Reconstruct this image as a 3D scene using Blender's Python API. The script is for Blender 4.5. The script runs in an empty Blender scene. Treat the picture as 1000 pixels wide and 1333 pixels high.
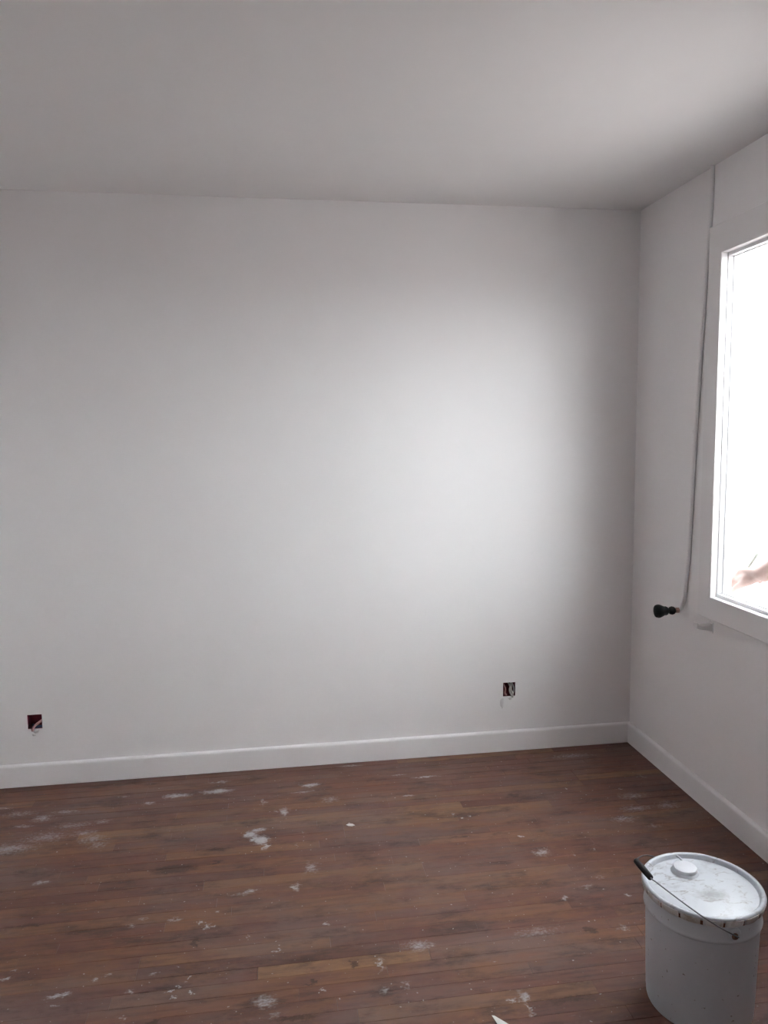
import bpy, bmesh, math, random
from mathutils import Vector, Matrix
random.seed(7)
SC = bpy.context.scene
C = SC.collection
PI = math.pi

# ------------------------------------------------------------------ camera
F, PITCH, ROLL, YAW = 982.37, 0.102986, -0.011477, 0.14466     # focal length in px of a 1000 x 1333 frame, angles in rad
CAM = Vector((-1.68084, -3.33688, 1.50516))                    # room corner (back wall / right wall / floor) is the origin
fw = Vector((math.sin(YAW)*math.cos(PITCH), math.cos(YAW)*math.cos(PITCH), -math.sin(PITCH)))
rt0 = Vector((math.cos(YAW), -math.sin(YAW), 0)); up0 = rt0.cross(fw)
RT = rt0*math.cos(ROLL) + up0*math.sin(ROLL); UP = -rt0*math.sin(ROLL) + up0*math.cos(ROLL)
cd = bpy.data.cameras.new('camera'); cam = bpy.data.objects.new('camera', cd); C.objects.link(cam)
cd.sensor_fit = 'HORIZONTAL'; cd.sensor_width = 36; cd.lens = 36*F/1000; cd.clip_start = 0.02
cam.matrix_world = Matrix(((RT.x, UP.x, -fw.x, CAM.x), (RT.y, UP.y, -fw.y, CAM.y), (RT.z, UP.z, -fw.z, CAM.z), (0, 0, 0, 1)))
SC.camera = cam
def hit(px, py, axis, val):
    d = RT*((px-500)/F) + UP*((666.5-py)/F) + fw
    return CAM + d*((val-CAM[axis])/d[axis])

# ------------------------------------------------------------------ sky and exposure
W = bpy.data.worlds.new('overcast_sky'); SC.world = W; W.use_nodes = True
bg = W.node_tree.nodes['Background']; bg.inputs[0].default_value = (0.965, 0.955, 1.0, 1); bg.inputs[1].default_value = 9.0
SC.view_settings.view_transform = 'Standard'; SC.view_settings.look = 'None'
SC.view_settings.gamma = 1.0; SC.view_settings.use_curve_mapping = False
SC.view_settings.exposure = 1.18

# ------------------------------------------------------------------ helpers
def tag(o, label=None, cat=None, group=None, kind=None):
    if label: o['label'] = label
    if cat: o['category'] = cat
    if group: o['group'] = group
    if kind: o['kind'] = kind
    return o
def empty(name, loc=(0, 0, 0), rz=0.0, parent=None):
    o = bpy.data.objects.new(name, None); C.objects.link(o); o.location = loc; o.rotation_euler.z = rz
    o.empty_display_size = 0.05; o.parent = parent; return o
def link(name, me, mat, parent=None, loc=None):
    o = bpy.data.objects.new(name, me); C.objects.link(o)
    if mat is not None and not me.materials: me.materials.append(mat)
    if parent: o.parent = parent
    if loc: o.location = loc
    return o
def obj(name, bm, mat, parent=None, smooth=False, loc=None):
    bmesh.ops.recalc_face_normals(bm, faces=bm.faces)
    me = bpy.data.meshes.new(name); bm.to_mesh(me); bm.free()
    if smooth:
        for p in me.polygons: p.use_smooth = True
        me.set_sharp_from_angle(angle=math.radians(smooth if smooth is not True else 40))
    return link(name, me, mat, parent, loc)
def box(bm, a, b, bevel=0.0, seg=1):
    r = bmesh.ops.create_cube(bm, size=1.0)
    vs = r['verts']
    for v in vs: v.co = Vector([a[i] + (b[i]-a[i])*(v.co[i]+0.5) for i in range(3)])
    if bevel:
        es = list({e for v in vs for e in v.link_edges})
        bmesh.ops.bevel(bm, geom=es, offset=bevel, segments=seg, profile=0.5, affect='EDGES')
    return vs
def boxobj(name, a, b, mat, parent=None, bevel=0.0, seg=1):
    bm = bmesh.new(); box(bm, a, b, bevel, seg); return obj(name, bm, mat, parent, smooth=30 if bevel else False)
def lathe(bm, prof, n=64, c=(0, 0, 0), axis=None):
    """prof: (r, z) pairs revolved about axis through c"""
    z = Vector(axis or (0, 0, 1)).normalized()
    x = z.orthogonal().normalized(); y = z.cross(x); c = Vector(c)
    rings = []
    for r, h in prof:
        if r < 1e-6: rings.append([bm.verts.new(c+z*h)])
        else: rings.append([bm.verts.new(c+z*h+(x*math.cos(2*PI*i/n)+y*math.sin(2*PI*i/n))*r) for i in range(n)])
    for a, b in zip(rings, rings[1:]):
        for i in range(n):
            j = (i+1) % n
            if len(a) == 1 and len(b) == 1: continue
            if len(a) == 1: bm.faces.new((a[0], b[i], b[j]))
            elif len(b) == 1: bm.faces.new((a[i], b[0], a[j]))
            else: bm.faces.new((a[i], b[i], b[j], a[j]))
def tube(bm, pts, r, n=12, cap=True):
    pts = [Vector(p) for p in pts]; rs = r if isinstance(r, (list, tuple)) else [r]*len(pts)
    t0 = (pts[1]-pts[0]).normalized(); x = t0.orthogonal().normalized(); rings = []
    for k, p in enumerate(pts):
        t = (pts[min(k+1, len(pts)-1)]-pts[max(k-1, 0)]).normalized()
        x = (x-t*x.dot(t)).normalized(); y = t.cross(x)
        rings.append([bm.verts.new(p+(x*math.cos(2*PI*i/n)+y*math.sin(2*PI*i/n))*rs[k]) for i in range(n)])
    for a, b in zip(rings, rings[1:]):
        for i in range(n): bm.faces.new((a[i], b[i], b[(i+1) % n], a[(i+1) % n]))
    if cap: bm.faces.new(rings[0][::-1]); bm.faces.new(rings[-1])
def smooth_path(pts, sub=6):
    pts = [Vector(p) for p in pts]; out = []
    for i in range(len(pts)-1):
        p0, p1, p2, p3 = pts[max(i-1, 0)], pts[i], pts[i+1], pts[min(i+2, len(pts)-1)]
        for k in range(sub):
            t = k/sub
            out.append(0.5*((2*p1)+(p2-p0)*t+(2*p0-5*p1+4*p2-p3)*t*t+(3*p1-p0-3*p2+p3)*t**3))
    return out+[pts[-1]]

# ------------------------------------------------------------------ materials
class NT:
    def __init__(s, name):
        s.m = bpy.data.materials.new(name); s.m.use_nodes = True; s.t = s.m.node_tree
        s.b = s.t.nodes['Principled BSDF']; s.pos = None
    def n(s, kind, **kw):
        nd = s.t.nodes.new(kind)
        for k, v in kw.items(): setattr(nd, k, v)
        return nd
    def l(s, a, b): s.t.links.new(a, b)
    def P(s):
        if s.pos is None: s.pos = s.n('ShaderNodeNewGeometry').outputs['Position']
        return s.pos
    def val(s, sock, v):
        if isinstance(v, bpy.types.NodeSocket): s.l(v, sock)
        else: sock.default_value = v
    def math(s, op, a, b=0.0, clamp=False):
        nd = s.n('ShaderNodeMath', operation=op, use_clamp=clamp); s.val(nd.inputs[0], a); s.val(nd.inputs[1], b); return nd.outputs[0]
    def vm(s, op, a, b=(0, 0, 0)):
        nd = s.n('ShaderNodeVectorMath', operation=op); s.val(nd.inputs[0], a); s.val(nd.inputs[1], b)
        return nd.outputs['Value'] if op in ('LENGTH', 'DISTANCE') else nd.outputs[0]
    def noise(s, vec, scale, detail=4.0, rough=0.55, out=0):
        nd = s.n('ShaderNodeTexNoise'); s.l(vec, nd.inputs['Vector']); nd.inputs['Scale'].default_value = scale
        nd.inputs['Detail'].default_value = detail; nd.inputs['Roughness'].default_value = rough; return nd.outputs[out]
    def ramp(s, f, stops):
        nd = s.n('ShaderNodeValToRGB'); s.l(f, nd.inputs[0]); el = nd.color_ramp.elements
        while len(el) < len(stops): el.new(0.5)
        for e, (p, c) in zip(el, stops): e.position = p; e.color = (*c, 1) if len(c) == 3 else c
        return nd.outputs[0]
    def rng(s, v, a, b, c=0.0, d=1.0):
        nd = s.n('ShaderNodeMapRange', interpolation_type='SMOOTHSTEP'); s.val(nd.inputs[0], v)
        for i, q in enumerate((a, b, c, d)): nd.inputs[i+1].default_value = q
        return nd.outputs[0]
    def mix(s, f, a, b, mode='MIX'):
        nd = s.n('ShaderNodeMix', data_type='RGBA', blend_type=mode); s.val(nd.inputs[0], f)
        s.val(nd.inputs[6], a if isinstance(a, bpy.types.NodeSocket) else (*a, 1)); s.val(nd.inputs[7], b if isinstance(b, bpy.types.NodeSocket) else (*b, 1))
        return nd.outputs[2]
    def bump(s, h, strength, dist):
        nd = s.n('ShaderNodeBump'); s.l(h, nd.inputs['Height']); nd.inputs['Strength'].default_value = strength
        nd.inputs['Distance'].default_value = dist; s.l(nd.outputs[0], s.b.inputs['Normal'])
    def set(s, color=None, rough=None, spec=None, metal=None):
        for k, v in (('Base Color', color), ('Roughness', rough), ('Specular IOR Level', spec), ('Metallic', metal)):
            if v is None: continue
            if isinstance(v, bpy.types.NodeSocket): s.l(v, s.b.inputs[k])
            else: s.b.inputs[k].default_value = (*v, 1) if isinstance(v, tuple) else v
        return s.m
def paint(name, col, rough=0.6, var=0.03, bump=0.15, scale=90):
    m = NT(name); n1 = m.noise(m.P(), 1.7, 3); n2 = m.noise(m.P(), scale, 3)
    lo = tuple(c*(1-var) for c in col); hi = tuple(min(1, c*(1+var)) for c in col)
    m.bump(n2, bump, 0.0012)
    return m.set(m.ramp(n1, ((0.3, lo), (0.7, hi))), rough, 0.35)
def plain(name, col, rough=0.5, metal=0.0, spec=0.5, var=0.12, scale=40):
    m = NT(name); n1 = m.noise(m.P(), scale, 3)
    return m.set(m.ramp(n1, ((0.3, tuple(c*(1-var) for c in col)), (0.7, tuple(min(1, c*(1+var)) for c in col)))), rough, spec, metal)

WALL = paint('white_wall_paint', (0.90, 0.88, 0.88), 0.62, 0.015)
CEIL = paint('white_ceiling_paint', (0.82, 0.805, 0.80), 0.8, 0.02)
TRIM = paint('white_trim_paint', (0.86, 0.84, 0.84), 0.42, 0.02, 0.1, 60)
SASH = paint('white_window_paint', (0.82, 0.82, 0.83), 0.35, 0.02, 0.06, 60)
FACADE = paint('facade_render', (0.75, 0.74, 0.71), 0.9, 0.05, 0.5, 60)
PLASTER = paint('plaster', (0.78, 0.75, 0.75), 0.85, 0.05, 0.4, 120)
BLACK = plain('black_plastic', (0.010, 0.008, 0.008), 0.6, spec=0.3)
COPPER = plain('dull_copper', (0.42, 0.26, 0.22), 0.5, 0.5)
MAROON = plain('dark_red_plastic', (0.15, 0.012, 0.03), 0.6)
WIREW = plain('pale_wire_sleeve', (0.55, 0.5, 0.48), 0.5)
WIREB = plain('blue_wire_sleeve', (0.03, 0.04, 0.10), 0.5)
WIRER = plain('dull_pink_wire_sleeve', (0.42, 0.22, 0.22), 0.5)
STEEL = plain('dull_steel_wire', (0.17, 0.175, 0.19), 0.45, 0.7)
RUST = plain('rusty_steel', (0.16, 0.075, 0.045), 0.8, 0.2, var=0.4)
SKIN = plain('skin', (0.205, 0.121, 0.104), 0.5, var=0.05)
HAIRM = plain('dark_hair', (0.04, 0.025, 0.018), 0.6, var=0.3)
CLOTH = plain('grey_cotton', (0.35, 0.36, 0.38), 0.9, var=0.08)
DENIM = plain('blue_work_cloth', (0.07, 0.10, 0.18), 0.9, var=0.15)
LEATHER = plain('brown_leather', (0.08, 0.045, 0.03), 0.6)
EYEM = plain('eye', (0.5, 0.48, 0.46), 0.2)
STICK = plain('grey_green_wood', (0.30, 0.33, 0.29), 0.6)
CONCRETE = plain('pale_concrete', (0.265, 0.237, 0.23), 0.95, var=0.1, scale=6)
CHIP = plain('white_paint_flake', (0.78, 0.80, 0.78), 0.6, var=0.04)

g = NT('window_glass'); g.t.nodes.remove(g.b)
fr = g.n('ShaderNodeFresnel'); fr.inputs[0].default_value = 1.5
tr = g.n('ShaderNodeBsdfTransparent'); tr.inputs[0].default_value = (0.97, 0.985, 0.98, 1)
gl = g.n('ShaderNodeBsdfGlossy'); gl.inputs['Roughness'].default_value = 0.01
mx = g.n('ShaderNodeMixShader'); bf = g.n('ShaderNodeNewGeometry').outputs['Backfacing']      # both faces of a pane are counted once, at the face the ray meets first
fac = g.math('MULTIPLY', g.math('DIVIDE', g.math('MULTIPLY', fr.outputs[0], 2.0), g.math('ADD', fr.outputs[0], 1.0)), g.math('SUBTRACT', 1.0, bf))
g.l(fac, mx.inputs[0]); g.l(tr.outputs[0], mx.inputs[1]); g.l(gl.outputs[0], mx.inputs[2])
g.l(mx.outputs[0], g.t.nodes['Material Output'].inputs[0]); GLASS = g.m

# paint smears and splashes on the floor: photo pixel, half length along boards, half width across, strength
SMEARS = [
 (230,1036,.075,.022,.75),(192,1046,.035,.016,.6),(85,1057,.06,.018,.5),(56,1065,.05,.03,.55),(30,1076,.05,.016,.45),(135,1069,.04,.02,.4),
 (110,1084,.06,.03,.45),(128,1100,.04,.035,.4),(10,1105,.13,.05,.48),(60,1090,.12,.05,.40),(95,1075,.10,.03,.40),(25,1060,.10,.03,.36),(120,1092,.07,.04,.42),(54,1149,.035,.02,.5),(5,1053,.04,.012,.5),(160,1037,.03,.012,.4),
 (285,1018,.06,.012,.55),(283,1030,.075,.020,.85),(405,1022,.055,.018,.85),(394,1031,.06,.008,.5),(430,1041,.045,.03,.45),(370,1057,.018,.045,.75),
 (358,1056,.015,.012,.5),(342,1044,.014,.04,.42),(327,1086,.030,.030,.95),(341,1093,.030,.036,1.1),(335,1080,.030,.016,.8),(331,1092,.018,.02,.9),(346,1101,.012,.022,.8),(344,1104,.012,.02,.6),(405,1129,.028,.045,.5),(385,1155,.022,.022,.8),
 (325,1160,.03,.016,.65),(455,997,.07,.010,.55),(395,1083,.006,.012,.6),(386,1100,.004,.016,.6),(314,1164,.05,.01,.4),
 (554,1011,.075,.010,.75),(517,1009,.05,.007,.5),(604,1064,.008,.008,1.2),(611,1062,.006,.006,1.0),(677,1089,.010,.010,1.0),(705,1110,.035,.03,.6),
 (532,1036,.03,.008,.6),(744,983,.12,.025,.35),(736,1027,.008,.008,.9),(588,1060,.008,.012,.55),(807,1027,.006,.012,.7),
 (824,1036,.08,.035,.42),(828,1052,.08,.03,.45),(870,1048,.06,.04,.42),(812,1066,.06,.03,.45),(745,984,.14,.03,.40),(836,1010,.03,.03,.28),(850,1075,.04,.02,.3),
 (75,1296,.040,.010,.85),(6,1274,.022,.010,.75),(18,1264,.016,.006,.55),(227,1197,.022,.013,.6),(171,1205,.018,.013,.5),(185,1196,.02,.01,.45),
 (200,1268,.016,.006,.6),(169,1292,.014,.006,.7),(125,1277,.014,.008,.6),(136,1271,.014,.006,.5),(220,1290,.007,.007,1.0),(232,1283,.006,.006,.9),
 (246,1271,.006,.006,.9),(221,1300,.006,.006,.9),(248,1291,.006,.006,.9),(242,1278,.005,.005,.8),(230,1259,.005,.005,.7),(157,1325,.010,.005,.6),(67,1310,.014,.005,.5),
 (260,1201,.010,.014,.9),(270,1206,.011,.014,.95),(345,1303,.035,.03,.5),(360,1320,.018,.016,.4),(495,1255,.009,.035,.65),(426,1202,.008,.010,.65),
 (362,1238,.007,.006,.7),(419,1288,.009,.008,.75),(546,1231,.055,.028,.5),(529,1282,.012,.02,.5),(682,1298,.016,.028,.6),(690,1312,.008,.03,.55),
 (668,1302,.012,.008,.6),(736,1169,.014,.018,.6),(817,1165,.012,.010,.7),(322,1219,.007,.006,.7),(286,1188,.006,.006,.7),(502,1290,.02,.02,.4),(642,1251,.01,.006,.5),
 (700,1213,.10,.026,.33),(812,1208,.02,.02,.42),(750,1114,.008,.006,.7),(780,1142,.02,.012,.35),(772,1106,.008,.006,.6),(765,1154,.03,.012,.4)]
DARKS = [(228,1131,.09,.035,.9),(282,1106,.06,.014,.8),(281,1122,.016,.012,1.0),(255,1227,.010,.03,.9),(460,1255,.012,.02,.9),(405,1279,.012,.016,.9),(385,1325,.07,.012,.8),
 (770,1211,.02,.018,.9),(668,1036,.04,.02,.8),(600,1089,.05,.010,.7),(735,1171,.03,.012,.7),(195,1332,.018,.012,1.1),(108,1213,.08,.016,.5),(745,1300,.08,.02,.6),(40,1205,.08,.014,.6)]
w = NT('old_stained_floor_boards'); P = w.P()
oin = w.n('ShaderNodeObjectInfo'); oi = oin.outputs['Random']; isl = w.n('ShaderNodeNewGeometry').outputs['Random Per Island']
rnd = w.math('FRACT', w.math('ADD', w.math('MULTIPLY', oi, 7.31), w.math('MULTIPLY', isl, 3.7)))
rnd2 = w.math('FRACT', w.math('MULTIPLY', rnd, 17.77))
off = w.n('ShaderNodeCombineXYZ'); w.l(w.math('MULTIPLY', rnd, 9.0), off.inputs[0]); w.l(w.math('MULTIPLY', rnd2, 5.0), off.inputs[1])
gp = w.vm('MULTIPLY', w.vm('ADD', P, off.outputs[0]), (3.0, 38.0, 1.0))
grain = w.noise(gp, 1.6, 6, 0.62); fine = w.noise(gp, 7.0, 3, 0.6)
base = w.ramp(rnd, ((0.0, (0.140, 0.062, 0.045)), (0.35, (0.165, 0.070, 0.050)), (0.75, (0.182, 0.080, 0.052)), (0.92, (0.205, 0.097, 0.056)), (1.0, (0.25, 0.135, 0.072))))
gc = w.ramp(grain, ((0.28, (0.55, 0.50, 0.48)), (0.52, (1.0, 1.0, 1.0)), (0.75, (1.22, 1.2, 1.18))))
col = w.mix(1.0, w.mix(1.0, base, oin.outputs['Color'], 'MULTIPLY'), gc, 'MULTIPLY')
big = w.noise(P, 1.3, 3)
# old varnish worn away to grey wood in patches
worn_p = w.noise(w.vm('MULTIPLY', P, (1.3, 3.2, 1)), 1.5, 6, 0.62)
worn = w.rng(worn_p, 0.40, 0.66, 0.0, 0.55)
col = w.mix(worn, col, (0.178, 0.125, 0.115))
mot = w.noise(w.vm('MULTIPLY', P, (3.0, 6.5, 1)), 1.6, 6, 0.68, out=1); ms = w.n('ShaderNodeSeparateColor'); w.l(mot, ms.inputs[0])
col = w.mix(w.rng(ms.outputs[0], 0.50, 0.66, 0, 0.55), col, (0.215, 0.100, 0.048))
col = w.mix(w.rng(ms.outputs[1], 0.50, 0.68, 0, 0.5), col, (0.135, 0.058, 0.052))
dirt = w.rng(w.noise(w.vm('MULTIPLY', P, (2.4, 6.0, 1)), 2.0, 7, 0.72), 0.48, 0.70, 0.0, 0.8)
col = w.mix(dirt, col, (0.055, 0.030, 0.024))
# smears
wob = w.vm('SUBTRACT', w.noise(w.vm('MULTIPLY', P, (1.0, 1.6, 1)), 26.0, 5, 0.72, out=1), (0.5, 0.5, 0.5))
wp = w.vm('ADD', P, w.vm('MULTIPLY', wob, (0.10, 0.055, 0)))
def blobs(lst):
    acc = None
    for px, py, a, b, s in lst:
        h = hit(px, py, 2, 0.0)
        d = w.vm('LENGTH', w.vm('MULTIPLY', w.vm('SUBTRACT', wp, (h.x, h.y, 0.0)), (1/a, 1/b, 0)))
        k = w.math('MULTIPLY', w.math('SUBTRACT', 1.25, d), s)
        acc = k if acc is None else w.math('MAXIMUM', acc, k)
    return w.math('MAXIMUM', acc, 0.0)
scratch = w.noise(w.vm('MULTIPLY', P, (26, 50, 1)), 3.0, 4, 0.65)
acc = blobs(SMEARS)
pm = w.rng(w.math('ADD', acc, w.math('MULTIPLY', w.math('SUBTRACT', scratch, 0.5), 1.25)), 0.10, 0.98, 0.0, 0.85)
pm = w.math('MULTIPLY', pm, w.rng(acc, 0.0, 0.12))
dk = w.math('MULTIPLY', w.rng(w.math('MULTIPLY', blobs(DARKS), w.rng(scratch, 0.3, 0.6, 0.55, 1.1)), 0.05, 0.7), 0.78)
col = w.mix(dk, col, (0.05, 0.026, 0.018))
haze = w.math('MULTIPLY', w.rng(w.noise(w.vm('MULTIPLY', P, (5, 16, 1)), 3.0, 5, 0.7), 0.60, 0.80), w.rng(big, 0.42, 0.66, 0.1, 0.6))
col = w.mix(haze, col, (0.36, 0.31, 0.30))
fleck = w.rng(w.noise(P, 95.0, 1, 0.4), 0.735, 0.79, 0.0, 0.6)
col = w.mix(fleck, col, (0.5, 0.48, 0.47))
col = w.mix(pm, col, (0.56, 0.57, 0.60))
ro = w.math('ADD', w.rng(grain, 0.3, 0.7, 0.40, 0.55), w.math('MULTIPLY', pm, 0.3))
w.bump(w.math('ADD', w.math('MULTIPLY', fine, 0.6), w.math('MULTIPLY', pm, 0.8)), 0.25, 0.001)
WOOD = w.set(col, ro, 0.42)
SUB = plain('dark_joint_dirt', (0.05, 0.028, 0.022), 0.95)

# enamelled steel bucket: dirty white with drips and rust
b = NT('bucket_white_enamel'); tc = b.n('ShaderNodeTexCoord').outputs['Object']
st = b.noise(b.vm('MULTIPLY', tc, (1, 1, 0.35)), 26.0, 5, 0.7); sp = b.noise(tc, 85.0, 2, 0.5)
bc = b.ramp(b.noise(tc, 6.0, 3), ((0.3, (0.52, 0.54, 0.58)), (0.7, (0.58, 0.60, 0.64))))
bc = b.mix(b.rng(st, 0.60, 0.82, 0, 0.35), bc, (0.42, 0.38, 0.35)); bc = b.mix(b.rng(sp, 0.70, 0.75, 0, 0.8), bc, (0.16, 0.12, 0.10))
b.bump(b.noise(tc, 30, 3), 0.15, 0.002); BUCKET = b.set(bc, 0.42, 0.45)
b = NT('bucket_lid_enamel'); tc = b.n('ShaderNodeTexCoord').outputs['Object']
st = b.noise(tc, 15.0, 6, 0.72); st2 = b.noise(b.vm('ADD', tc, (3, 7, 1)), 24.0, 4, 0.7)
ln = b.math('ABSOLUTE', b.math('SUBTRACT', b.noise(b.vm('MULTIPLY', tc, (1, 2.2, 1)), 9.0, 4, 0.55), 0.5))
bc = b.mix(b.rng(st, 0.50, 0.70, 0, 0.65), (0.55, 0.57, 0.61), (0.36, 0.36, 0.385))
bc = b.mix(b.math('MULTIPLY', b.rng(ln, 0.03, 0.004), b.rng(st2, 0.44, 0.62, 0, 0.75)), bc, (0.25, 0.22, 0.22))
cd0 = b.vm('LENGTH', b.vm('MULTIPLY', b.vm('SUBTRACT', b.vm('ADD', tc, b.vm('MULTIPLY', b.vm('SUBTRACT', b.noise(tc, 40, 3, 0.6, out=1), (.5, .5, .5)), (.06, .05, 0))), (0.004, -0.036, 0)), (1/0.05, 1/0.03, 0)))
bc = b.mix(b.rng(cd0, 1.1, 0.1, 0, 0.75), bc, (0.20, 0.19, 0.20))
bc = b.mix(b.rng(st2, 0.70, 0.80, 0, 0.8), bc, (0.30, 0.22, 0.18))
LID = b.set(bc, 0.34, 0.5)
LUGM = NT('bucket_lug_dirty'); tc = LUGM.n('ShaderNodeTexCoord').outputs['Object']
ln2 = LUGM.noise(LUGM.P(), 45, 4, 0.6)
lc = LUGM.mix(LUGM.rng(ln2, 0.46, 0.66, 0, 0.6), (0.64, 0.63, 0.62), (0.34, 0.24, 0.17))
LUGM = LUGM.set(lc, 0.45)

# ------------------------------------------------------------------ room shell
H = 2.5; XL = -3.25; YF = -4.0; TW = 0.07
BOXES = [(-2.760, -2.700, 0.254, 0.318), (-0.637, -0.577, 0.266, 0.333)]
def slab_with_holes(us, vs, holes, lo, hi, axis):
    """wall slab lo..hi across axis (0 = x, 1 = y); us, vs grid lines; holes = (u0,u1,v0,v1)"""
    bm = bmesh.new(); vd = {}
    def vert(d, u, v):
        k = (d, round(u, 5), round(v, 5))
        if k not in vd: vd[k] = bm.verts.new((d, u, v) if axis == 0 else (u, d, v))
        return vd[k]
    def solid(i, j):
        if i < 0 or j < 0 or i >= len(us)-1 or j >= len(vs)-1: return False
        cu, cv = (us[i]+us[i+1])/2, (vs[j]+vs[j+1])/2
        return not any(h[0] < cu < h[1] and h[2] < cv < h[3] for h in holes)
    for i in range(len(us)-1):
        for j in range(len(vs)-1):
            if not solid(i, j): continue
            for d in (lo, hi): bm.faces.new([vert(d, us[i], vs[j]), vert(d, us[i+1], vs[j]), vert(d, us[i+1], vs[j+1]), vert(d, us[i], vs[j+1])])
            for (di, dj, p, q) in ((-1, 0, (i, j), (i, j+1)), (1, 0, (i+1, j), (i+1, j+1)), (0, -1, (i, j), (i+1, j)), (0, 1, (i, j+1), (i+1, j+1))):
                if not solid(i+di, j+dj):
                    a, c = (us[p[0]], vs[p[1]]), (us[q[0]], vs[q[1]])
                    bm.faces.new([vert(lo, *a), vert(hi, *a), vert(hi, *c), vert(lo, *c)])
    return bm
us = [XL-0.1]+sorted(x for b_ in BOXES for x in b_[:2])+[0.0]; vs = [-0.05]+sorted(z for b_ in BOXES for z in b_[2:])+[H+0.02]
wb = obj('wall_back', slab_with_holes(us, vs, BOXES, 0.0, 0.12, 1), WALL); tag(wb, 'plain white back wall with two open socket holes', 'wall', kind='structure')
# window opening
WY0, WY1, WZ0, WZ1 = -0.684, -1.66, 0.864, 2.157        # clear opening inside the frame
CY0, CY1, CZ0, CZ1 = -0.600, -1.745, 0.776, 2.266       # outer edge of the frame
hole = (CY1+0.03, CY0-0.03, CZ0+0.03, CZ1-0.03)
us = [YF-0.1, hole[0], hole[1], 0.0]; vs = [-0.05, hole[2], hole[3], H+0.02]
wr = obj('wall_right', slab_with_holes(us, vs, [hole], 0.0, TW, 0), WALL); tag(wr, 'white right wall around the window', 'wall', kind='structure')
for o in (wr,):
    o.data.materials.append(FACADE)
    for p in o.data.polygons:
        if p.center.x > TW-0.001: p.material_index = 1
o = boxobj('wall_left', (XL-0.1, YF-0.1, -0.05), (XL, 0.0, H+0.02), WALL); tag(o, 'plain white left wall', 'wall', kind='structure')
o = boxobj('wall_front', (XL, YF-0.1, -0.05), (0.0, YF, H+0.02), WALL); tag(o, 'plain white front wall facing the back wall', 'wall', kind='structure')
o = boxobj('ceiling', (XL-0.1, YF-0.1, H), (TW, 0.12, H+0.1), CEIL); tag(o, 'plain white painted ceiling', 'ceiling', kind='structure')
def skirting(name, a, b_, label):
    """square-edged board with eased top, from a to b along one wall"""
    bm = bmesh.new(); a = Vector(a); b_ = Vector(b_); d = (b_-a).normalized(); nrm = Vector((0, 0, 1)).cross(d)
    prof = [(0, 0.0035), (0.015, 0.0035), (0.015, 0.089), (0.0142, 0.0935), (0.0118, 0.0975), (0.008, 0.1000), (0.0, 0.1015)]
    r = [[bm.verts.new(p+nrm*t+Vector((0, 0, z))) for t, z in prof] for p in (a, b_)]
    for i in range(len(prof)-1): bm.faces.new((r[0][i], r[0][i+1], r[1][i+1], r[1][i]))
    bm.faces.new(r[0]); bm.faces.new(r[1][::-1])
    return tag(obj(name, bm, TRIM, smooth=50), label, 'baseboard', kind='structure')
skirting('baseboard_back', (0, 0, 0), (XL, 0, 0), 'white baseboard along the back wall')
skirting('baseboard_right', (0, YF, 0), (0, 0, 0), 'white baseboard along the window wall')
skirting('baseboard_left', (XL, 0, 0), (XL, YF, 0), 'white baseboard along the left wall')
skirting('baseboard_front', (XL, YF, 0), (0, YF, 0), 'white baseboard along the front wall')

# ------------------------------------------------------------------ floor of narrow boards
floor = boxobj('floor', (XL-0.1, YF-0.1, -0.12), (TW, 0.12, -0.012), SUB); tag(floor, 'worn reddish brown strip floor spattered with white paint', 'floor', kind='structure')
BW = 0.05; plank_mesh = {}
def plank_bm(bm, x0, x1, y0, y1, top):
    g_ = 0.0003; c = 0.0007
    q = [(x0+g_, y0+g_), (x1-g_, y0+g_), (x1-g_, y1-g_), (x0+g_, y1-g_)]
    qi = [(x0+g_+c*.5, y0+g_+c), (x1-g_-c*.5, y0+g_+c), (x1-g_-c*.5, y1-g_-c), (x0+g_+c*.5, y1-g_-c)]
    lo = [bm.verts.new((*p, -0.012)) for p in q]; mi = [bm.verts.new((*p, top-0.0005)) for p in q]; hi = [bm.verts.new((*p, top)) for p in qi]
    for i in range(4):
        j = (i+1) % 4; bm.faces.new((lo[i], lo[j], mi[j], mi[i])); bm.faces.new((mi[i], mi[j], hi[j], hi[i]))
    bm.faces.new(hi)
rest = bmesh.new(); rng = random.Random(21); nplank = 0
rows = int(math.ceil(-YF/BW))
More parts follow.
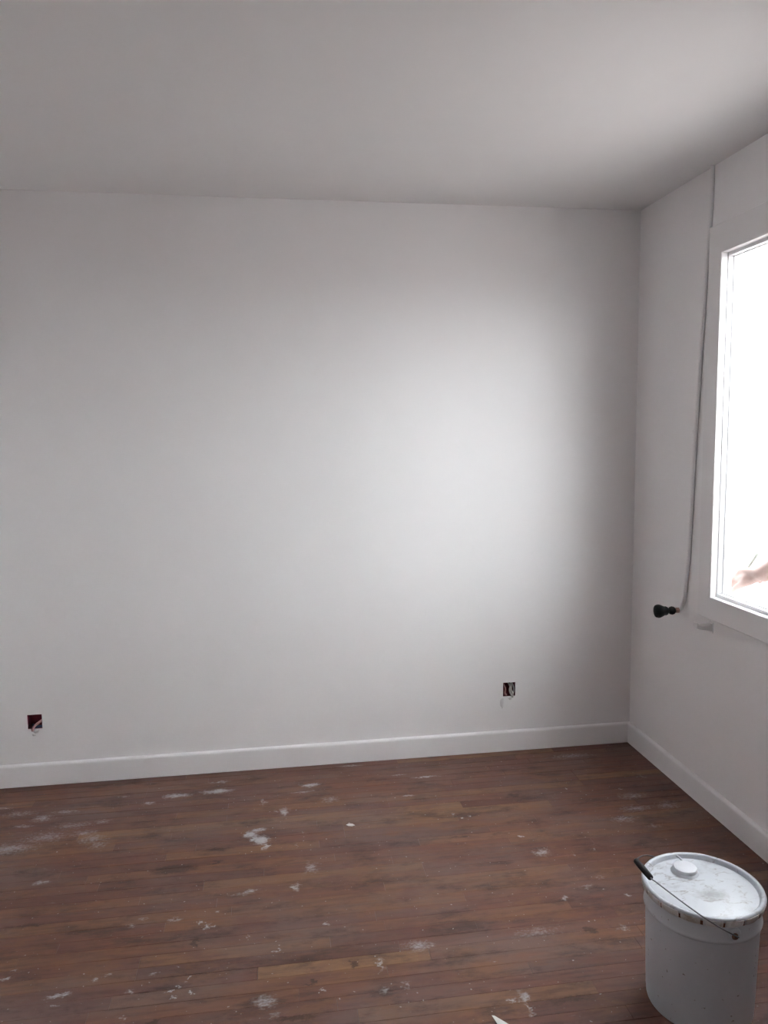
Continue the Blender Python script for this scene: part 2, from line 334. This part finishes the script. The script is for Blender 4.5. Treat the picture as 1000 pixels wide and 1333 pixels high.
# the longest clear pale boards in the photograph: row -> joints
FIX = {}
for px0, py0, px1, py1, tone in ((336, 1258, 560, 1243, (1.12, 1.18, 1.12, 1)), (336, 1222, 500, 1210, (1.18, 1.25, 1.2, 1)), (500, 1200, 745, 1183, (1.25, 1.38, 1.25, 1)), (545, 1094, 690, 1083, (1.28, 1.42, 1.28, 1)), (600, 1046, 700, 1040, (0.8, 0.75, 0.75, 1))):
    a_, b_ = hit(px0, py0, 2, 0), hit(px1, py1, 2, 0); FIX[int(-(a_.y+b_.y)/2/BW)] = (a_.x, b_.x, tone)
for r_ in range(rows):
    y1 = -r_*BW; y0 = y1-BW; xs = [XL]
    if r_ in FIX:
        xs += [x for x in (-2.45,) if x < FIX[r_][0]-0.3]+[FIX[r_][0], FIX[r_][1]]
    else:
        xs.append(XL+rng.choice((0.25, 0.4, 0.55, 0.7)))
    while xs[-1] < 0:
        xs.append(xs[-1]+rng.choice((0.45, 0.55, 0.65, 0.75, 0.85, 0.95)))
    xs[-1] = 0.0
    if xs[-2] > -0.12: xs.pop(-2)
    for x0, x1 in zip(xs, xs[1:]):
        top = rng.uniform(-0.0004, 0.0)
        ym = (y0+y1)/2
        # the part of the floor the photograph shows: one object for each board
        xv = -2.86+0.24*(-ym)
        if ym > -1.95 and x1 > xv and nplank < 298:
            L = round(x1-x0, 3)
            if L not in plank_mesh:
                bm = bmesh.new(); plank_bm(bm, 0, L, -BW, 0, 0.0); bmesh.ops.recalc_face_normals(bm, faces=bm.faces)
                me = bpy.data.meshes.new('plank'); bm.to_mesh(me); bm.free(); me.materials.append(WOOD); plank_mesh[L] = me
            pk = link('plank', plank_mesh[L], None, floor, (x0, y1, top)); nplank += 1
            if r_ in FIX and abs(x0-FIX[r_][0]) < 1e-6: pk.color = FIX[r_][2]
        else: plank_bm(rest, x0, x1, y0, y1, top)
tag(obj('planks', rest, WOOD, floor), kind='stuff')
print('planks', nplank)

# ------------------------------------------------------------------ window
win = empty('window_1', (0, (CY0+CY1)/2, CZ0)); tag(win, 'white framed window in the right wall with bright white daylight outside', 'window', kind='structure')
wo = Vector(win.location)
def wbox(name, a, b_, mat=SASH, parent=None, bevel=0.0015):
    a = Vector(a)-wo; b_ = Vector(b_)-wo
    lo = [min(a[i], b_[i]) for i in range(3)]; hi = [max(a[i], b_[i]) for i in range(3)]
    return boxobj(name, lo, hi, mat, parent or win, bevel, 2)
XF = -0.026                                              # face of the frame, proud of the plaster
bm = bmesh.new(); rs_ = []
for x_, t_, inner in ((0.0, 0, 0), (XF+0.003, 0, 0), (XF, 0.003, 0), (XF, -0.002, 1), (XF+0.002, 0, 1), (0.06, 0, 1), (0.06, 0, 0)):
    y0_, y1_, z0_, z1_ = (WY0, WY1, WZ0, WZ1) if inner else (CY0, CY1, CZ0, CZ1)
    rs_.append([bm.verts.new(Vector((x_, y, z))-wo) for y, z in ((y0_-t_, z0_+t_), (y1_+t_, z0_+t_), (y1_+t_, z1_-t_), (y0_-t_, z1_-t_))])
for a, b_ in zip(rs_, rs_[1:]+rs_[:1]):
    for i in range(4): bm.faces.new((a[i], a[(i+1) % 4], b_[(i+1) % 4], b_[i]))
obj('frame', bm, TRIM, win)
def ring(name, prof, parent):
    """mitred moulding run round the clear opening; prof = (depth x, inset of stiles, inset of rails)"""
    bm = bmesh.new(); rs = []
    for x, t, v in prof:
        rs.append([bm.verts.new(Vector((x, y, z))-wo) for y, z in ((WY0-t, WZ0+v), (WY1+t, WZ0+v), (WY1+t, WZ1-v), (WY0-t, WZ1-v))])
    for a, b_ in zip(rs, rs[1:]+rs[:1]):
        for i in range(4): bm.faces.new((a[i], a[(i+1) % 4], b_[(i+1) % 4], b_[i]))
    return obj(name, bm, SASH, parent)
sash = ring('sash', ((0.001, 0.0, 0.0), (0.0015, 0.003, 0.012), (0.022, 0.006, 0.013), (0.022, 0.0, 0.0)), win)
ring('glazing_bead', ((0.0215, 0.0, 0.0), (0.0215, 0.0085, 0.0155), (0.027, 0.0085, 0.0155), (0.055, 0.004, 0.008), (0.055, 0.0, 0.0)), sash)
wbox('pane', (0.024, WY0, WZ0), (0.026, WY1, WZ1), GLASS, sash, 0)
wbox('pane', (0.040, WY0, WZ0), (0.042, WY1, WZ1), GLASS, sash, 0)
bm = bmesh.new()
box(bm, Vector((0.055, CY1-0.04, 0.785))-wo, Vector((0.15, CY0+0.04, 0.815))-wo, 0.004, 2)
obj('outer_sill', bm, FACADE, win, smooth=30)

# ------------------------------------------------------------------ ground outside
gr = boxobj('ground', (TW, -40, -0.30), (60, 40, -0.14), CONCRETE); tag(gr, 'pale concrete yard outside the window', 'ground', kind='structure')

# ------------------------------------------------------------------ white steel bucket
BX, BY, BH = -0.5963, -1.6075, 0.3245
bk = empty('paint_bucket', (BX, BY, 0)); tag(bk, 'dirty white metal paint bucket with lid, plug and wire handle on the floor', 'bucket')
bm = bmesh.new()
lathe(bm, [(0, 0.006), (0.126, 0.006), (0.1285, 0.0), (0.1315, 0.0), (0.1325, 0.004), (0.1325, 0.010), (0.1335, 0.02), (0.1400, 0.252), (0.1440, 0.2545), (0.1452, 0.2585), (0.1444, 0.263),
           (0.1418, 0.268), (0.1422, 0.318), (0.139, 0.319), (0.137, 0.25), (0.13, 0.02), (0, 0.012)], 96)
obj('body', bm, BUCKET, bk, smooth=45)
bm = bmesh.new()
lathe(bm, [(0, 0.3145), (0.06, 0.3150), (0.128, 0.3135), (0.1350, 0.3125), (0.1372, 0.3150), (0.1385, 0.3215), (0.1415, 0.3245), (0.1460, 0.3250), (0.1495, 0.3230), (0.1510, 0.3190), (0.1500, 0.3150), (0.1460, 0.3120), (0.1425, 0.3120), (0.1425, 0.3085), (0, 0.3085)], 96)
lid = obj('lid', bm, LID, bk, smooth=50)
NL = 18
def lug_mesh():
    bm = bmesh.new(); w_ = 2*PI/NL*0.88; n = 6; rows_ = []
    prof = [(0.1508, 0.3195), (0.1516, 0.3170), (0.1510, 0.3100), (0.1486, 0.3022), (0.1464, 0.3000), (0.1449, 0.3015), (0.1472, 0.3090), (0.1485, 0.3160)]
    for i in range(n+1):
        t = -w_/2+w_*i/n; k = 1-0.10*abs(2*i/n-1)**3
        rows_.append([bm.verts.new((r*math.cos(t), r*math.sin(t), 0.3195-(0.3195-z)*k)) for r, z in prof])
    m_ = len(prof)
    for a, b_ in zip(rows_, rows_[1:]):
        for i in range(m_): bm.faces.new((a[i], b_[i], b_[(i+1) % m_], a[(i+1) % m_]))
    bm.faces.new(rows_[0]); bm.faces.new(rows_[-1][::-1]); bmesh.ops.recalc_face_normals(bm, faces=bm.faces)
    me = bpy.data.meshes.new('lug'); bm.to_mesh(me); bm.free(); me.materials.append(LUGM)
    for p in me.polygons: p.use_smooth = True
    return me
lm = lug_mesh()
for k in range(NL):
    o = link('lug', lm, None, lid); o.rotation_euler.z = 2*PI*(k+0.42)/NL
bm = bmesh.new(); lathe(bm, [(0.1420, 0.3005), (0.1458, 0.3010), (0.1466, 0.308), (0.1460, 0.3125), (0.1420, 0.3125)], 96)
tag(obj('rim_gasket', bm, RUST, lid, smooth=40), 'rust brown dirt under the lid rim')
pc = (-0.0079, 0.0706)
bm = bmesh.new(); lathe(bm, [(0, 0.3295), (0.025, 0.3298), (0.0292, 0.3288), (0.0308, 0.3265), (0.0305, 0.3195), (0.0320, 0.3180), (0.0350, 0.3165), (0.0365, 0.3140), (0, 0.3140)], 48, (*pc, 0))
tag(obj('plug', bm, plain('white_plastic_cap', (0.62, 0.62, 0.66), 0.4, var=0.03), lid, smooth=40), 'round white plastic spout cap')
bm = bmesh.new(); tube(bm, smooth_path([(pc[0]+0.012, pc[1]+0.030, 0.3165), (pc[0]+0.016, pc[1]+0.046, 0.320), (pc[0]+0.010, pc[1]+0.062, 0.3235)]), 0.003, 8); obj('plug_tab', bm, LID, lid, smooth=50)
# bail handle
a_, bb_, ph = 0.040, 0.192, math.radians(30); ez = BH-0.041
u = Vector((-math.cos(ph), 0, math.sin(ph))); c0 = Vector((0, 0, ez))
E1, E2 = c0+Vector((0, -0.156, 0)), c0+Vector((0, 0.156, 0)); G1, G2 = c0+u*bb_+Vector((0, -a_, 0)), c0+u*bb_+Vector((0, a_, 0))
for s in (-1, 1):
    bm = bmesh.new(); lathe(bm, [(0, 0.0), (0.0150, 0.0), (0.0150, 0.006), (0.0120, 0.0095), (0.006, 0.0105), (0, 0.0105)], 28, (0, s*0.1395, ez), (0, s, 0))
    e_ = obj('handle_ear', bm, BUCKET, bk, smooth=40)
    bm = bmesh.new(); lathe(bm, [(0.004, 0.0), (0.0078, 0.0008), (0.0085, 0.003), (0.006, 0.0065), (0, 0.007)], 20, (-0.004, s*0.1490, ez-0.003), (0, s, 0)); obj('rivet', bm, RUST, e_, smooth=40)
def bow(p, q, k): m_ = (p+q)/2; return m_+u*k
half = [c0+Vector((0, -y_, 0))+u*k_ for y_, k_ in ((0.148, 0.0), (0.158, 0.0), (0.1600, 0.006), (0.1545, 0.050), (0.1400, 0.088), (0.1150, 0.122), (0.075, 0.162), (0.050, 0.184))]+[G1]
path = half+[Vector((p.x, -p.y, p.z)) for p in reversed(half)]
bm = bmesh.new(); tube(bm, smooth_path(path, 8), 0.0017, 10); wire = obj('handle_wire', bm, STEEL, bk, smooth=60)
bm = bmesh.new(); gp_ = [G1.lerp(G2, t) for t in (0, 0.03, 0.5, 0.97, 1)]; tube(bm, gp_, [0.0055, 0.0075, 0.0085, 0.0075, 0.0055], 16)
tag(obj('grip', bm, BLACK, wire, smooth=50), 'black plastic handle grip')

# ------------------------------------------------------------------ heating pipe and valve on the right wall
pp = [hit(px, py, 0, -0.007) for px, py in ((928, 212), (927, 252), (924.5, 295), (921, 337), (916.5, 400), (910, 500), (903.5, 600), (898.5, 700), (895, 745))]
pipe = empty('heating_pipe', (0, pp[-1].y, 0.76)); tag(pipe, 'white painted heating pipe beside the window ending in a black radiator valve', 'pipe'); po = Vector(pipe.location)
vz = 0.762; vy = pp[-1].y+0.022
path = [p for p in pp]; path[0].z = H+0.002
path += [Vector((-0.008, vy-0.006, vz+0.055)), Vector((-0.011, vy, vz+0.028)), Vector((-0.018, vy+0.001, vz+0.008)), Vector((-0.030, vy+0.001, vz)), Vector((-0.040, vy, vz))]
bm = bmesh.new(); tube(bm, [p-po for p in smooth_path(path, 6)], 0.0080, 14); obj('riser', bm, TRIM, pipe, smooth=60)
vc = Vector((0, vy, vz))-po
def vl(name, prof, mat, n=28, label=None):
    bm = bmesh.new(); lathe(bm, prof, n, vc, (-1, 0, 0)); o = obj(name, bm, mat, pipe, smooth=35)
    if label: o['label'] = label
vl('union_nut', [(0, 0.028), (0.011, 0.028), (0.0125, 0.030), (0.0125, 0.042), (0.010, 0.045), (0, 0.045)], COPPER, 6, 'pinkish copper nut')
vl('valve_body', [(0, 0.044), (0.009, 0.044), (0.0155, 0.050), (0.0175, 0.058), (0.0155, 0.066), (0.010, 0.072), (0, 0.072)], BLACK, 28, 'round black valve body')
vl('valve_handle', [(0, 0.070), (0.009, 0.070), (0.0105, 0.075), (0.0165, 0.080), (0.0190, 0.086), (0.0182, 0.091), (0.0220, 0.100), (0.0268, 0.111), (0.0280, 0.119), (0.0258, 0.127), (0.0170, 0.131), (0, 0.132)], BLACK, 28, 'flared black handwheel')
for k, (zz) in enumerate((2.16, 1.50)):
    yy = min(pp, key=lambda p: abs(p.z-zz)).y
    bm = bmesh.new(); tube(bm, [Vector((0.001, yy, zz))-po, Vector((-0.006, yy, zz))-po], 0.0045, 8); bm2 = bm
    lathe(bm2, [(0.0078, -0.006), (0.0098, -0.006), (0.0098, 0.006), (0.0078, 0.006)], 18, Vector((-0.007, yy, zz))-po); obj('pipe_clip', bm2, TRIM, pipe, smooth=40)

# ------------------------------------------------------------------ radiator bracket under the window
rb = empty('radiator_bracket', (0, -0.66, 0.735)); tag(rb, 'small white painted radiator hook jutting from the wall under the window', 'bracket')
boxobj('wall_plate', (-0.004, -0.016, -0.018), (0.0, 0.016, 0.026), TRIM, rb, 0.001)
bm = bmesh.new()
side = [(-0.003, 0.018), (-0.040, 0.012), (-0.060, 0.014), (-0.064, 0.024), (-0.070, 0.024), (-0.071, 0.006), (-0.060, 0.001), (-0.003, -0.010)]
A_ = [bm.verts.new((x, -0.014, z)) for x, z in side]; B_ = [bm.verts.new((x, 0.014, z)) for x, z in side]
bm.faces.new(A_); bm.faces.new(B_[::-1])
for i in range(len(side)): bm.faces.new((A_[i], A_[(i+1) % len(side)], B_[(i+1) % len(side)], B_[i]))
obj('hook', bm, TRIM, rb)

# ------------------------------------------------------------------ open socket boxes in the back wall
def socket(b_, label, wires, name='socket_box'):
    x0, x1, z0, z1 = b_; cx = (x0+x1)/2
    t = empty(name, (cx, 0, z0)); tag(t, label, 'socket box', 'open wall boxes above the baseboard')
    hw = (x1-x0)/2; hh = z1-z0; th = 0.0015; dp = 0.045
    bm = bmesh.new()
    box(bm, (-hw, 0.003, 0), (-hw+th, dp, hh)); box(bm, (hw-th, 0.003, 0), (hw, dp, hh)); box(bm, (-hw, 0.003, 0), (hw, dp, th)); box(bm, (-hw, 0.003, hh-th), (hw, dp, hh)); box(bm, (-hw, dp-th, 0), (hw, dp, hh))
    tag(obj('box_shell', bm, MAROON, t), 'dark red box set in the wall')
    for pts, r, m_ in wires:
        bm = bmesh.new(); tube(bm, smooth_path(pts, 5), r, 8); obj('wire', bm, m_, t, smooth=60)
    return t
s1 = socket(BOXES[0], 'open dark red wall box with a pink wire crossing its lower corner', [
    ([(0.028, 0.040, 0.030), (0.020, 0.012, 0.028), (0.002, 0.004, 0.016), (-0.008, -0.006, 0.004), (-0.006, -0.010, -0.006)], 0.0055, WIRER),
    ([(-0.02, 0.042, 0.004), (0.000, 0.010, 0.006), (0.012, 0.006, 0.008), (0.026, 0.01, 0.007)], 0.006, WIREB)])
s2 = socket(BOXES[1], 'open wall box with pale wires hanging out, nearer the window corner', [
    ([(0.020, 0.042, 0.052), (0.012, 0.010, 0.050), (0.010, 0.002, 0.032), (0.016, -0.002, 0.012), (0.014, -0.006, -0.006)], 0.0045, WIREW),
    ([(0.004, 0.042, 0.058), (0.006, 0.008, 0.046), (0.002, 0.002, 0.028), (0.008, -0.003, 0.008), (0.018, -0.006, -0.002)], 0.004, WIREW),
    ([(0.026, 0.042, 0.050), (0.024, 0.010, 0.040), (0.023, 0.004, 0.020), (0.015, 0.0, 0.006)], 0.0035, WIREW),
    ([(-0.018, 0.042, 0.050), (-0.016, 0.012, 0.036), (-0.018, 0.008, 0.012), (-0.010, 0.006, 0.004)], 0.004, WIRER)])
# lumps of filler left on the wall under the boxes
def lump(x, z, rx, rz, d, seed):
    rr = random.Random(seed); bm = bmesh.new(); n = 14; c = bm.verts.new((x, -d, z)); r1 = []; r2 = []
    for i in range(n):
        k = rr.uniform(0.75, 1.2); cx, sz = math.cos(2*PI*i/n)*rx*k, math.sin(2*PI*i/n)*rz*k
        r1.append(bm.verts.new((x+cx*0.5, -d*0.8, z+sz*0.5))); r2.append(bm.verts.new((x+cx, 0.001, z+sz)))
    for i in range(n):
        j = (i+1) % n; bm.faces.new((c, r1[i], r1[j])); bm.faces.new((r1[i], r2[i], r2[j], r1[j]))
    obj('filler_lump', bm, PLASTER, wb, smooth=80)
lump(-2.728, 0.244, 0.018, 0.010, 0.005, 1); lump(-2.735, 0.228, 0.010, 0.007, 0.003, 2); lump(-0.601, 0.256, 0.012, 0.008, 0.006, 3); lump(-0.640, 0.235, 0.012, 0.035, 0.0025, 4)

# ------------------------------------------------------------------ loose paint flakes on the floor
def flake(px, py, pts, label):
    h = hit(px, py, 2, 0.0); bm = bmesh.new(); t = 0.0012
    lo = [bm.verts.new((x, y, 0.0)) for x, y in pts]; hi = [bm.verts.new((x*.96, y*.96, t+0.0006*math.sin(9*i))) for i, (x, y) in enumerate(pts)]
    bm.faces.new(lo[::-1]); bm.faces.new(hi)
    for i in range(len(pts)): bm.faces.new((lo[i], lo[(i+1) % len(pts)], hi[(i+1) % len(pts)], hi[i]))
    o = obj('paint_flake', bm, CHIP, None); o.location = (h.x, h.y, 0.0); tag(o, label, 'paint flake'); return o
flake(652, 1334, [(-0.014, 0.034), (-0.008, 0.032), (0.020, 0.000), (0.034, -0.020), (0.020, -0.034), (0.000, -0.036), (-0.006, -0.006)], 'long pointed white paint flake lying on the floor left of the bucket')
flake(456, 1074, [(-0.016, 0.004), (-0.004, 0.012), (0.010, 0.008), (0.018, -0.006), (0.006, -0.010), (-0.008, -0.006)], 'tiny white paint flake lying on the open floor')

# ------------------------------------------------------------------ person outside, one hand seen through the window
def add_cap(bm, a, b_, ra, rb_, n=14, sc=None):
    """tapered capsule; sc = optional (axis, factor) flattening"""
    a, b_ = Vector(a), Vector(b_); ax = (b_-a); L = ax.length; ax = ax/L if L > 1e-6 else Vector((0, 0, 1))
    x = ax.orthogonal().normalized(); y = ax.cross(x); rings = []
    prof = [(-ra*math.cos(t), ra*math.sin(t)) for t in (0.0, 0.5, 1.0, PI/2)]+[(L+rb_*math.sin(t), rb_*math.cos(t)) for t in (0.0, 0.5, 1.0, PI/2)]
    for h, r in prof:
        if r < 1e-5: rings.append([a+ax*h])
        else: rings.append([a+ax*h+(x*math.cos(2*PI*i/n)+y*math.sin(2*PI*i/n))*r for i in range(n)])
    m_ = (a+b_)/2; R_ = []
    for rg in rings:
        row = []
        for p in rg:
            if sc:
                v = Vector(sc[0]).normalized(); d = (p-m_).dot(v); p = p+v*d*(sc[1]-1)
            row.append(bm.verts.new(p))
        R_.append(row)
    for p, q in zip(R_, R_[1:]):
        for i in range(n):
            j = (i+1) % n
            if len(p) == 1: bm.faces.new((p[0], q[i], q[j]))
            elif len(q) == 1: bm.faces.new((p[i], q[0], p[j]))
            else: bm.faces.new((p[i], q[i], q[j], p[j]))
def remeshed(name, bm, mat, voxel, smooth, parent=None):
    bmesh.ops.recalc_face_normals(bm, faces=bm.faces)
    me = bpy.data.meshes.new(name); bm.to_mesh(me); bm.free(); o = bpy.data.objects.new(name, me); C.objects.link(o)
    md = o.modifiers.new('r', 'REMESH'); md.mode = 'VOXEL'; md.voxel_size = voxel
    ms = o.modifiers.new('s', 'SMOOTH'); ms.factor = 0.5; ms.iterations = smooth
    dg = bpy.context.evaluated_depsgraph_get(); nm = bpy.data.meshes.new_from_object(o.evaluated_get(dg))
    o.modifiers.clear(); o.data = nm; nm.materials.clear(); nm.materials.append(mat)
    for p in nm.polygons: p.use_smooth = True
    bpy.data.meshes.remove(me)
    if parent: o.parent = parent; o.matrix_parent_inverse = parent.matrix_world.inverted()
    return o
GZ = -0.14
fd = Vector((-0.80, 0.60, 0)); rd = Vector((0.60, 0.80, 0)); ctr = Vector((0.40, -1.17, 0))   # facing and right-hand directions
def pl(r, f, z): return ctr+rd*r+fd*f+Vector((0, 0, GZ+z))
SH = pl(0.175, 0.03, 1.38); WR = Vector((0.140, -0.768, 0.966)); EL = Vector((0.280, -0.945, 1.145))
body = bmesh.new()
hip = pl(0, -0.03, 0.95); chest = pl(0, 0.03, 1.28); neck = pl(0, 0.05, 1.45); headc = pl(0, 0.11, 1.585)
add_cap(body, hip, pl(0, 0, 1.10), 0.135, 0.120, 18, (fd, 0.75)); add_cap(body, pl(0, 0, 1.10), chest, 0.120, 0.145, 18, (fd, 0.75))
add_cap(body, pl(-0.13, 0.03, 1.36), pl(0.13, 0.03, 1.36), 0.07, 0.07, 16); add_cap(body, chest, neck, 0.11, 0.055, 16)
add_cap(body, neck, headc, 0.055, 0.055, 16)
add_cap(body, headc+Vector((0, 0, 0.04)), headc+Vector((0, 0, -0.02))+fd*0.01, 0.088, 0.076, 20, (rd, 0.86)); add_cap(body, headc+fd*0.03+Vector((0, 0, -0.05)), headc+fd*0.055+Vector((0, 0, -0.085)), 0.055, 0.030, 14)
add_cap(body, headc+fd*0.088+Vector((0, 0, 0.012)), headc+fd*0.106+Vector((0, 0, -0.022)), 0.008, 0.014, 10)          # nose
add_cap(body, headc+fd*0.090+rd*0.018+Vector((0, 0, -0.056)), headc+fd*0.090-rd*0.018+Vector((0, 0, -0.056)), 0.008, 0.008, 8)   # lips
add_cap(body, headc+fd*0.078+rd*0.04+Vector((0, 0, 0.034)), headc+fd*0.078-rd*0.04+Vector((0, 0, 0.034)), 0.014, 0.014, 8)      # brow
for s in (-1, 1): add_cap(body, headc+rd*s*0.080+Vector((0, 0, 0.018)), headc+rd*s*0.076+Vector((0, 0, -0.018)), 0.017, 0.012, 10, (rd, 0.5))
add_cap(body, SH, EL, 0.050, 0.040); add_cap(body, EL, EL.lerp(WR, 0.35), 0.040, 0.040); add_cap(body, EL.lerp(WR, 0.35), WR, 0.043, 0.0330)
SL = pl(-0.175, 0.02, 1.38); ELL = pl(-0.23, -0.03, 1.09); WRL = pl(-0.20, 0.12, 0.88)
add_cap(body, SL, ELL, 0.050, 0.040); add_cap(body, ELL, ELL.lerp(WRL, .35), 0.040, 0.040); add_cap(body, ELL.lerp(WRL, .35), WRL, 0.040, 0.027)
for s in (-1, 1):
    hj = pl(0.085*s, -0.03, 0.90); kn = pl(0.095*s, 0.015, 0.50); an = pl(0.10*s, -0.03, 0.09)
    add_cap(body, hj, kn, 0.088, 0.058); add_cap(body, kn, kn.lerp(an, 0.3), 0.055, 0.056); add_cap(body, kn.lerp(an, 0.3), an, 0.056, 0.038)
    add_cap(body, pl(0.10*s, -0.04, 0.042), pl(0.115*s, 0.12, 0.035), 0.038, 0.032)
def finger(pts, rs):
    for i in range(len(pts)-1): add_cap(body, pts[i], pts[i+1], rs[i], rs[i+1], 10)
# right hand: palm down, thumb towards the window, fingers pinching the stick
MCP = [Vector((0.112, -0.668, 0.960)), Vector((0.132, -0.655, 0.957)), Vector((0.152, -0.660, 0.944)), Vector((0.169, -0.672, 0.932))]
for k, m_ in enumerate(MCP):
    add_cap(body, WR+Vector((0.010*(k-1.5), 0.004, -0.002)), m_, 0.0245, 0.0135, 12)
add_cap(body, MCP[0]+Vector((0, -0.03, -0.008)), MCP[3]+Vector((0, -0.03, -0.008)), 0.013, 0.012, 12)
PIN = hit(952, 771, 0, 0.112)
add_cap(body, Vector((0.112, -0.712, 0.936)), Vector((0.112, -0.655, 0.926)), 0.022, 0.014, 12); add_cap(body, Vector((0.118, -0.655, 0.926)), Vector((0.114, -0.634, 0.896)), 0.016, 0.009, 12)
finger([MCP[0], Vector((0.108, -0.630, 0.921)), Vector((0.109, -0.617, 0.892)), PIN+Vector((0.002, 0.000, 0.004))], [0.0115, 0.0098, 0.0088, 0.0072])
finger([MCP[1], Vector((0.130, -0.612, 0.920)), Vector((0.128, -0.603, 0.890)), Vector((0.122, -0.612, 0.866))], [0.0115, 0.0100, 0.0090, 0.0074])
finger([MCP[2], Vector((0.150, -0.622, 0.911)), Vector((0.144, -0.624, 0.896)), Vector((0.134, -0.636, 0.894))], [0.0110, 0.0095, 0.0086, 0.0072])
finger([MCP[3], Vector((0.168, -0.640, 0.904)), Vector((0.160, -0.644, 0.902)), Vector((0.148, -0.656, 0.902))], [0.0100, 0.0085, 0.0076, 0.0066])
finger([WR+Vector((-0.010, 0.014, -0.012)), Vector((0.104, -0.704, 0.918)), Vector((0.102, -0.662, 0.894)), PIN+Vector((-0.006, -0.012, 0.006))], [0.0210, 0.0165, 0.0120, 0.0085])
# left hand hangs, slightly curled
ld = (WRL-ELL).normalized()
for k in range(4):
    m_ = WRL+ld*0.085+fd*(0.030-0.019*k); add_cap(body, WRL+fd*0.008*(1.5-k), m_, 0.018, 0.012, 10)
    finger([m_, m_+ld*0.036+rd*0.008, m_+ld*0.052+rd*0.024+Vector((0, 0, -0.006))], [0.011, 0.009, 0.0072])
finger([WRL+ld*0.02+fd*0.014, WRL+ld*0.05+fd*0.048, WRL+ld*0.085+fd*0.056], [0.016, 0.0115, 0.0085])
person = remeshed('person', body, SKIN, 0.0042, 5)
tag(person, 'person in grey shirt standing outside the window, bare hand pinching a thin stick', 'person')
def cloth(name, segs, mat, lab):
    bm = bmesh.new()
    for s in segs: add_cap(bm, *s)
    o = remeshed(name, bm, mat, 0.009, 6, person); o['label'] = lab
cloth('shirt', [(hip, pl(0, 0, 1.10), 0.150, 0.138, 18, (fd, 0.78)), (pl(0, 0, 1.10), chest, 0.138, 0.160, 18, (fd, 0.78)), (pl(-0.13, 0.03, 1.36), pl(0.13, 0.03, 1.36), 0.082, 0.082, 16), (chest, neck-Vector((0, 0, 0.06)), 0.12, 0.065, 16),
                (SH, SH.lerp(EL, 0.75), 0.064, 0.058), (SL, SL.lerp(ELL, 0.75), 0.064, 0.058)], CLOTH, 'grey short sleeved shirt')
tr_ = [(pl(0, -0.03, 0.86), pl(0, -0.03, 0.96), 0.150, 0.145, 18, (fd, 0.78))]
for s in (-1, 1):
    hj = pl(0.085*s, -0.03, 0.88); kn = pl(0.095*s, 0.012, 0.50); an = pl(0.10*s, -0.03, 0.12); tr_ += [(hj, kn, 0.100, 0.074), (kn, an, 0.074, 0.062)]
cloth('trousers', tr_, DENIM, 'blue work trousers')
for s in (-1, 1): cloth('shoe', [(pl(0.10*s, -0.05, 0.052), pl(0.10*s, 0.02, 0.052), 0.050, 0.048), (pl(0.10*s, 0.02, 0.046), pl(0.118*s, 0.15, 0.044), 0.046, 0.042)], LEATHER, 'brown shoe')
cloth('hair', [(headc+Vector((0, 0, 0.055))-fd*0.016, headc+Vector((0, 0, 0.0))-fd*0.030, 0.090, 0.078, 18, (rd, 0.90))], HAIRM, 'short dark hair')
for s in (-1, 1):
    bm = bmesh.new(); lathe(bm, [(0.012*math.sin(t*PI/8), -0.012*math.cos(t*PI/8)) for t in range(9)], 16, headc+fd*0.078+rd*s*0.031+Vector((0, 0, 0.014)))
    o = obj('eye', bm, EYEM, person, smooth=True)

TOP = hit(987, 720, 0, 0.135); d_ = (TOP-PIN).normalized()
bm = bmesh.new(); tube(bm, [PIN-d_*0.012, PIN-d_*0.004, PIN+d_*0.05, TOP-d_*0.004, TOP], [0.0015, 0.0040, 0.0052, 0.0055, 0.0045], 10)
st_ = obj('stick', bm, STICK, None, smooth=50); tag(st_, 'thin pale grey-green stick held in the hand outside the window', 'stick')
